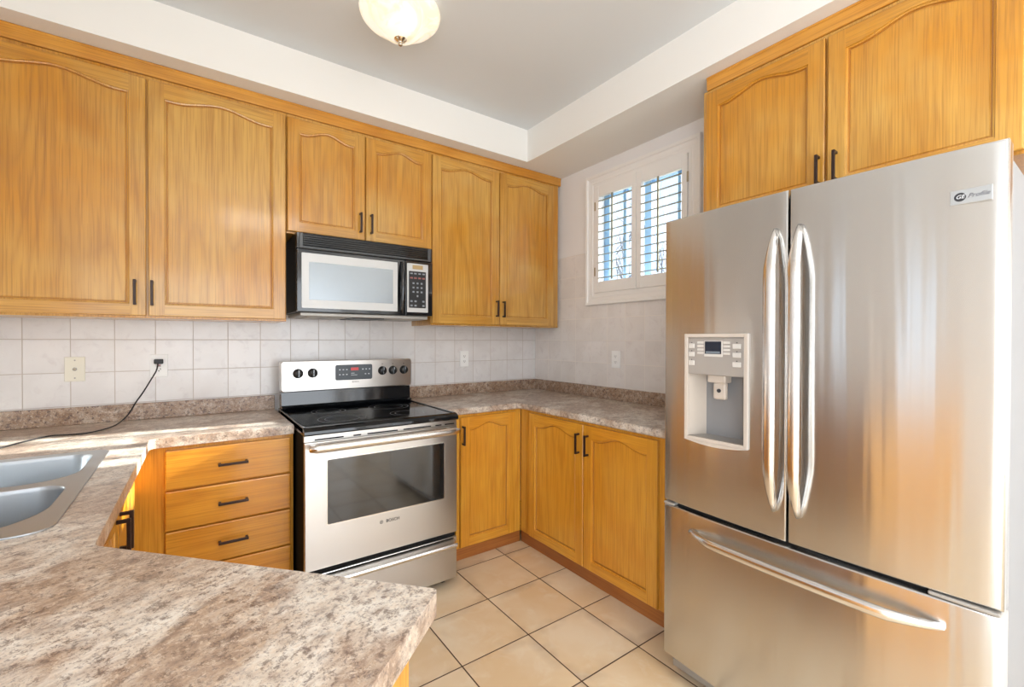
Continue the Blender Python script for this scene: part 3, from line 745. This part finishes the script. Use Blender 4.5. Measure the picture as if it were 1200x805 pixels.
m = MB(); m.prism(rrect(0.0, 0.588, 0.0, 0.327, 0.006), -0.412, -0.380, black_gloss, 'xz'); md = m.build('microwave_door', mw, bevel=0.003)
m = MB(); m.prism(rrect(0.022, 0.540, 0.020, 0.308, 0.004), -0.4145, -0.411, mw_silver, 'xz'); m.build('door_trim', md)
m = MB(); m.prism(rrect(0.058, 0.512, 0.064, 0.262, 0.003), -0.4158, -0.414, mw_window, 'xz'); m.build('door_window', md)
m = MB(); rings = []
for i in range(17):
    t = i / 16; zz = 0.012 + 0.302 * t; bow = math.sin(math.pi * t)
    wv = 0.010 + 0.005 * bow; y = -0.416 - 0.028 * bow ** 0.7
    xx = 0.565
    rings.append([(xx - wv, y + 0.010, zz), (xx - wv * 0.6, y - 0.002, zz), (xx, y - 0.005, zz), (xx + wv * 0.6, y - 0.002, zz), (xx + wv, y + 0.010, zz)])
m.loft(rings, black_gloss); m.build('door_handle', md)
m = MB(); m.prism(rrect(0.592, W_, 0.0, 0.327, 0.006), -0.410, -0.380, black_gloss, 'xz'); cp = m.build('control_panel', mw, bevel=0.003)
m = MB(); m.prism(rrect(0.600, 0.735, 0.020, 0.312, 0.004), -0.4125, -0.409, mw_silver, 'xz'); m.build('panel_trim', cp)
m = MB(); m.prism(rrect(0.611, 0.720, 0.046, 0.266, 0.003), -0.4138, -0.412, black_matt, 'xz'); m.build('keypad', cp)
m = MB(); m.box(0.634, 0.701, -0.4135, -0.412, 0.279, 0.303, gold, 0.001); m.build('brand_badge', cp)
red_p = simple('red_brown_print', (0.28, 0.10, 0.09), 0.5); key_p = simple('grey_key_print', (0.26, 0.28, 0.31), 0.5)
def key(cx, zz, wx, wz, mat): MB().box(cx - wx, cx + wx, -0.4144, -0.4135, zz - wz, zz + wz, mat, 0.0003).build('key', cp)
for cx in (0.627, 0.652, 0.679, 0.705):
    key(cx, 0.252, 0.008, 0.004, key_p); key(cx, 0.2255, 0.009, 0.005, red_p)
for cx in (0.640, 0.666, 0.692):
    for zz in (0.194, 0.168, 0.142): key(cx, zz, 0.006, 0.005, key_p)
key(0.666, 0.118, 0.005, 0.006, key_p)
for zz in (0.086, 0.060):
    for cx in (0.627, 0.653, 0.704): key(cx, zz, 0.007, 0.005, key_p)

# ---------------------------------------------------------------- refrigerator (right wall, faces -x)
FW = 0.908; FR = thing('refrigerator', 'large stainless french door refrigerator with ice dispenser and bottom freezer', 'refrigerator', (0, -1.8635, 0), R(-90))
def fx(x): # front bulge of the doors, local y at local x
    u = (x / FW) * 2 - 1
    return -0.838 - 0.020 * (1 - u * u)
m = MB(); m.box(0.006, FW - 0.006, -0.755, -0.06, 0.03, 1.765, fr_grey, 0.004); m.box(0.03, FW - 0.03, -0.745, -0.10, 0.0, 0.03, black_matt); m.build('body', FR)
m = MB(); m.box(0.01, FW - 0.01, -0.775, -0.755, 0.09, 1.75, black_matt); m.box(0.015, FW - 0.015, -0.80, -0.755, 0.03, 0.088, simple('fridge_base_grille', (0.35, 0.34, 0.33), 0.4, metal=0.5), 0.004); m.build('gasket', FR)
def fdoor(name, xa, xb, za, zb, hole=None, rt=0.006):
    m = MB(); n = 16; xs = [xa + (xb - xa) * i / n for i in range(n + 1)]; zs = [za, zb]
    if hole: xs = sorted(set([x for x in xs if not any(abs(x - h) < 0.008 for h in hole[:2])] + list(hole[:2]))); zs = [za, hole[2], hole[3], zb]
    yb = -0.778; c = rt
    def X(x):  # rounded vertical edges handled by insetting
        return x
    def P3(x, z): return (x, fx(x), z)
    xi = [min(max(x, xa + c), xb - c) for x in xs]
    zi = [z for z in zs]; zi[0] += c; zi[-1] -= c
    for i in range(len(xi) - 1):
        for j in range(len(zi) - 1):
            if hole and xs[i] >= hole[0] - 1e-6 and xs[i + 1] <= hole[1] + 1e-6 and j == 1: continue
            m.poly([P3(xi[i], zi[j]), P3(xi[i + 1], zi[j]), P3(xi[i + 1], zi[j + 1]), P3(xi[i], zi[j + 1])], fr_steel, True)
    # round over and sides
    def ringp(t):  # t 0..1 from front to side
        o_ = c * math.sin(t * math.pi / 2); d_ = c * (1 - math.cos(t * math.pi / 2)); L = []
        x0_, x1_, z0_, z1_ = xa + c - o_, xb - c + o_, za + c - o_, zb - c + o_
        XX = [x0_] + xi[1:-1] + [x1_]
        for x in XX: L.append((x, fx(x) + d_, z0_))
        for x in XX[::-1]: L.append((x, fx(x) + d_, z1_))
        return L
    rings = [ringp(t) for t in (0, .33, .66, 1)]; rings.append([(x, yb, z) for x, y, z in rings[-1]])
    m.loft(rings, fr_steel, cap=False)
    m.box(xa + 0.001, xb - 0.001, yb, yb + 0.001, za + 0.001, zb - 0.001, fr_grey)
    bmx = m.build(name, FR)
    me = bmx.data; bm = bmesh.new(); bm.from_mesh(me); bmesh.ops.remove_doubles(bm, verts=bm.verts, dist=0.00005); bmesh.ops.recalc_face_normals(bm, faces=bm.faces); bm.to_mesh(me); bm.free()
    return bmx
DX0, DX1, DZ0, DZ1 = 0.104, 0.336, 0.957, 1.343
ld = fdoor('left_door', 0.0, 0.4525, 0.695, 1.7835, (DX0 + 0.006, DX1 - 0.006, DZ0 + 0.012, DZ1 - 0.012))
rd = fdoor('right_door', 0.4575, FW, 0.695, 1.7835)
fz = fdoor('freezer_drawer', 0.0, FW, 0.092, 0.680)
for x0_, x1_ in ((0.004, 0.05), (FW - 0.13, FW - 0.004)): MB().box(x0_, x1_, -0.846, -0.79, 0.682, 0.691, filter_grey, 0.003).build('door_hinge', FR)
m = MB(); m.box(0.01, FW - 0.01, -0.82, -0.76, 0.679, 0.696, black_void); m.box(0.4525, 0.4575, -0.83, -0.77, 0.70, 1.78, black_void); m.build('door_gap', FR)
for x0_ in (0.02, FW - 0.12): MB().box(x0_, x0_ + 0.1, -0.80, -0.70, 1.7655, 1.790, fr_grey, 0.006).build('hinge_cover', FR)
# door handles: flattened bows, broad blade with tapering feet
def bow_handle(parent, p0, p1, stand, axis, name='door_handle', wmid=0.019, tip=0.006):
    """axis 'z' vertical or 'x' horizontal"""
    n = 28; rings = []
    for i in range(n + 1):
        t = i / n; s_ = math.sin(math.pi * t)
        s2 = min(1.0, s_ * 2.2) ** 0.75
        L = p0 + (p1 - p0) * t
        wd = tip + (wmid - tip) * min(1, s_ * 2.0) ** 0.6
        base = fx(axis[1] if axis[0] == 'z' else L)
        y = base - 0.006 - stand * s2; th = 0.010 + 0.006 * (1 - s2)
        sec = []
        for q in range(14):
            a = 2 * math.pi * q / 14; u = wd * math.cos(a); v_ = th * math.sin(a)
            sec.append((axis[1] + u, y + v_, L) if axis[0] == 'z' else (L, y + v_, axis[1] + u))
        rings.append(sec)
    m = MB(); m.loft(rings, handle_steel)
    return m.build(name, parent)
bow_handle(ld, 0.785, 1.668, 0.048, ('z', 0.4225), wmid=0.0185)
bow_handle(rd, 0.785, 1.668, 0.048, ('z', 0.4905), wmid=0.0185)
bow_handle(fz, 0.125, 0.812, 0.048, ('x', 0.617), wmid=0.0165)
# dispenser
dm = MB(); yS = fx(0.22) - 0.0
def fr_ring(mb, x0_, x1_, z0_, z1_, wd, y0_, y1_, mat):
    for a in ((x0_, x0_ + wd, z0_, z1_), (x1_ - wd, x1_, z0_, z1_), (x0_ + wd, x1_ - wd, z0_, z0_ + wd), (x0_ + wd, x1_ - wd, z1_ - wd, z1_)): mb.box(a[0], a[1], y0_, y1_, a[2], a[3], mat, 0.002)
fr_ring(dm, DX0, DX1, DZ0, DZ1, 0.013, -0.866, -0.846, disp_light)
dsp = dm.build('dispenser', FR)
m = MB(); m.box(DX0 + 0.013, DX1 - 0.013, -0.861, -0.835, 1.196, DZ1 - 0.013, disp_grey, 0.003); m.build('control_panel', dsp)
m = MB(); m.box(0.180, 0.248, -0.8625, -0.860, 1.262, 1.318, button_m, 0.001)
for q in range(4):
    zz = 1.270 + q * 0.0125; m.box(0.153, 0.178, -0.8622, -0.860, zz, zz + 0.008, button_m, 0.001); m.box(0.250, 0.274, -0.8622, -0.860, zz, zz + 0.008, button_m, 0.001)
m.build('display_bezel', dsp)
m = MB(); m.box(0.184, 0.244, -0.864, -0.862, 1.272, 1.316, lcd); m.box(0.188, 0.240, -0.8644, -0.8635, 1.2735, 1.281, simple('lcd_grey_band', (0.16, 0.20, 0.24), 0.3)); m.build('display', dsp)
for xx in (0.131, 0.298):
    for zz in (1.300, 1.270, 1.238):
        wx = 0.011 if xx < 0.2 else 0.014
        m = MB(); m.box(xx - wx, xx + wx, -0.8645, -0.860, zz - 0.009, zz + 0.008, button_m, 0.0015); b_ = m.build('button', dsp)
        MB().box(xx - 0.002, xx + 0.002, -0.8615, -0.8605, zz + 0.010, zz + 0.013, ink).build('icon', b_)
# curved alcove behind the bezel
m = MB(); xa, xb, za, zb = DX0 + 0.013, DX1 - 0.013, DZ0 + 0.013, 1.197
sec = []
for i in range(17):
    t = i / 16; x = xa + (xb - xa) * t; u = abs(2 * t - 1); sec.append((x, -0.853 + 0.105 * (1 - u ** 5)))
m.loft([[(x, y, za) for x, y in sec], [(x, y, zb) for x, y in sec]], disp_light, closed=False, cap=False)
m.poly([(x, y, za) for x, y in sec], disp_grey); m.poly([(x, y, zb) for x, y in sec], disp_grey)
m.build('alcove', dsp, fixn=False)
m = MB(); m.prism([(DX0, DZ0), (DX1, DZ0)] + [(DX1 - (DX1 - DX0) * i / 10, DZ0 - 0.012 * math.sin(math.pi * i / 10)) for i in range(1, 10)], -0.868, -0.846, disp_light, 'xz'); m.build('drip_tray', dsp)
m = MB(); m.box(0.176, 0.244, -0.835, -0.79, 1.168, 1.197, disp_light, 0.005); m.box(0.190, 0.238, -0.822, -0.80, 1.108, 1.170, disp_light, 0.008)
m.build('nozzle', dsp)
m = MB(); m.lathe([(0.007, 0), (0.007, 0.003)], (0.214, -0.822, 1.140), (0, -1, 0), ink, 16); m.build('sensor', dsp)
# badge
yb_ = fx(0.848) - 0.0005
bd = MB().box(0.812, 0.884, yb_ - 0.003, yb_ + 0.004, 1.648, 1.683, simple('badge_plate', (0.50, 0.52, 0.53), 0.3, metal=0.6), 0.001).build('brand_badge', rd)
tilt = R(0)
m = MB(); m.lathe([(0.0105, 0), (0.0105, 0.0006)], (0.830, yb_ - 0.003, 1.6655), (0, -1, 0), ink, 28); m.build('emblem', bd)
text('emblem_letters', 'GE', 0.0125, simple('badge_letter_pale', (0.8, 0.82, 0.84), 0.4), bd, (0.830, yb_ - 0.0040, 1.6655), (R(90), 0, 0), 0.3)
text('badge_lettering', 'Profile', 0.0140, simple('badge_print_grey', (0.16, 0.16, 0.18), 0.5), bd, (0.861, yb_ - 0.0036, 1.6655), (R(90), 0, 0), 0.4)

# ---------------------------------------------------------------- outlets, cord
def plate(name, label, loc, rz, mat, kind, w_=0.072, h_=0.116):
    t = thing(name, label, 'outlet' if kind != 'coax' else 'wall plate', loc, rz)
    m = MB(); m.box(-w_ / 2, w_ / 2, -0.0065, 0, -h_ / 2, h_ / 2, mat, 0.002); m.build('cover_plate', t)
    if kind == 'coax':
        m = MB(); m.lathe([(0.0045, 0), (0.0045, 0.010), (0.002, 0.010)], (0, -0.0065, 0), (0, -1, 0), brass, 14); m.lathe([(0.009, 0), (0.009, 0.003)], (0, -0.0062, 0), (0, -1, 0), filter_grey, 6); m.build('coax_jack', t)
        for zz in (-0.042, 0.042):
            m = MB(); m.lathe([(0.0035, 0), (0.003, 0.0014)], (0, -0.0062, zz), (0, -1, 0), filter_grey, 10); m.build('screw', t)
    else:
        for zz in (-0.0195, 0.0195):
            m = MB(); m.prism(rrect(-0.0165, 0.0165, zz - 0.014, zz + 0.014, 0.008), -0.0082, -0.006, mat, 'xz'); rc = m.build('receptacle', t)
            m = MB()
            for sx_ in (-0.0065, 0.0065): m.box(sx_ - 0.0012, sx_ + 0.0012, -0.0086, -0.008, zz - 0.002, zz + 0.007, slot_dark)
            m.lathe([(0.0026, 0), (0.0026, 0.0005)], (0, -0.0081, zz - 0.007), (0, -1, 0), slot_dark, 10); m.build('slots', rc)
        if kind == 'gfci':
            m = MB(); m.box(-0.008, 0.008, -0.0088, -0.0062, -0.0040, -0.0008, black_matt, 0.0005); m.box(-0.008, 0.008, -0.0088, -0.0062, 0.0008, 0.0040, simple('reset_red', (0.55, 0.04, 0.03), 0.4), 0.0005); m.build('test_buttons', t)
    return t
plate('coax_wall_plate', 'almond blank plate with one round jack on the tiles above the sink counter', (-2.801, -0.008, 1.176), 0, plastic_almond, 'coax')
plate('wall_outlet', 'white outlet with a black plug in it on the tiles left of the range', (-2.488, -0.008, 1.183), 0, plastic_white, 'gfci')
plate('wall_outlet', 'white outlet on the back wall tiles between the range and the room corner', (-0.691, -0.008, 1.178), 0, plastic_white, 'duplex')
plate('wall_outlet', 'white outlet on the right wall tiles below the shuttered window', (-0.008, -0.888, 1.190), R(-90), plastic_white, 'duplex')
cd = thing('power_cord', 'black cord plugged into the left outlet, trailing across the sink counter', 'cord', (-2.488, -0.0168, 1.206))
m = MB(); m.box(-0.019, 0.019, -0.026, -0.0005, -0.013, 0.011, cable_m, 0.004); m.build('plug', cd)
W3 = [(-2.490, -0.046, 1.197), (-2.496, -0.062, 1.160), (-2.520, -0.058, 1.110), (-2.548, -0.046, 1.055), (-2.575, -0.040, 1.008), (-2.603, -0.085, 0.952), (-2.632, -0.18, 0.924), (-2.665, -0.27, 0.919), (-2.715, -0.345, 0.919), (-2.770, -0.345, 0.919), (-2.830, -0.335, 0.919), (-2.885, -0.43, 0.919), (-2.935, -0.53, 0.919), (-3.02, -0.56, 0.919), (-3.10, -0.50, 0.919)]
def catmull(P, k=6):
    P = [Vector(p) for p in P]; out_ = []
    for i in range(len(P) - 1):
        a, b, c, d = P[max(i - 1, 0)], P[i], P[i + 1], P[min(i + 2, len(P) - 1)]
        for q in range(k):
            t = q / k; out_.append(0.5 * ((2 * b) + (c - a) * t + (2 * a - 5 * b + 4 * c - d) * t * t + (3 * b - a - 3 * c + d) * t ** 3))
    out_.append(P[-1]); return out_
m = MB(); m.tube([p - Vector(cd.location) for p in catmull(W3)], 0.0031, cable_m, 8); m.build('cable', cd)

# ---------------------------------------------------------------- ceiling light
LX, LY = -1.590, -1.020
cl = thing('ceiling_light', 'flush ceiling lamp with a cream alabaster glass bowl and metal finial', 'ceiling light', (LX, LY, CZ))
m = MB(); m.lathe([(0.10, 0), (0.10, -0.012), (0.085, -0.022), (0.02, -0.024)], (0, 0, 0), (0, 0, 1), chrome, 32); m.build('canopy', cl)
m = MB(); m.lathe([(0.160, -0.004), (0.172, -0.012), (0.176, -0.026), (0.170, -0.044), (0.154, -0.062), (0.130, -0.077), (0.106, -0.090), (0.088, -0.104), (0.072, -0.121), (0.052, -0.134), (0.030, -0.141), (0.006, -0.143)], (0, 0, 0), (0, 0, 1), alab, 48, cap=False)
m.build('glass_bowl', cl, fixn=False)
m = MB(); m.lathe([(0.030, -0.1330), (0.0315, -0.1365), (0.026, -0.144), (0.015, -0.152), (0.008, -0.156), (0.0095, -0.160), (0.0105, -0.164), (0.007, -0.169), (0.001, -0.171)], (0, 0, 0), (0, 0, 1), chrome, 28); m.build('finial', cl)
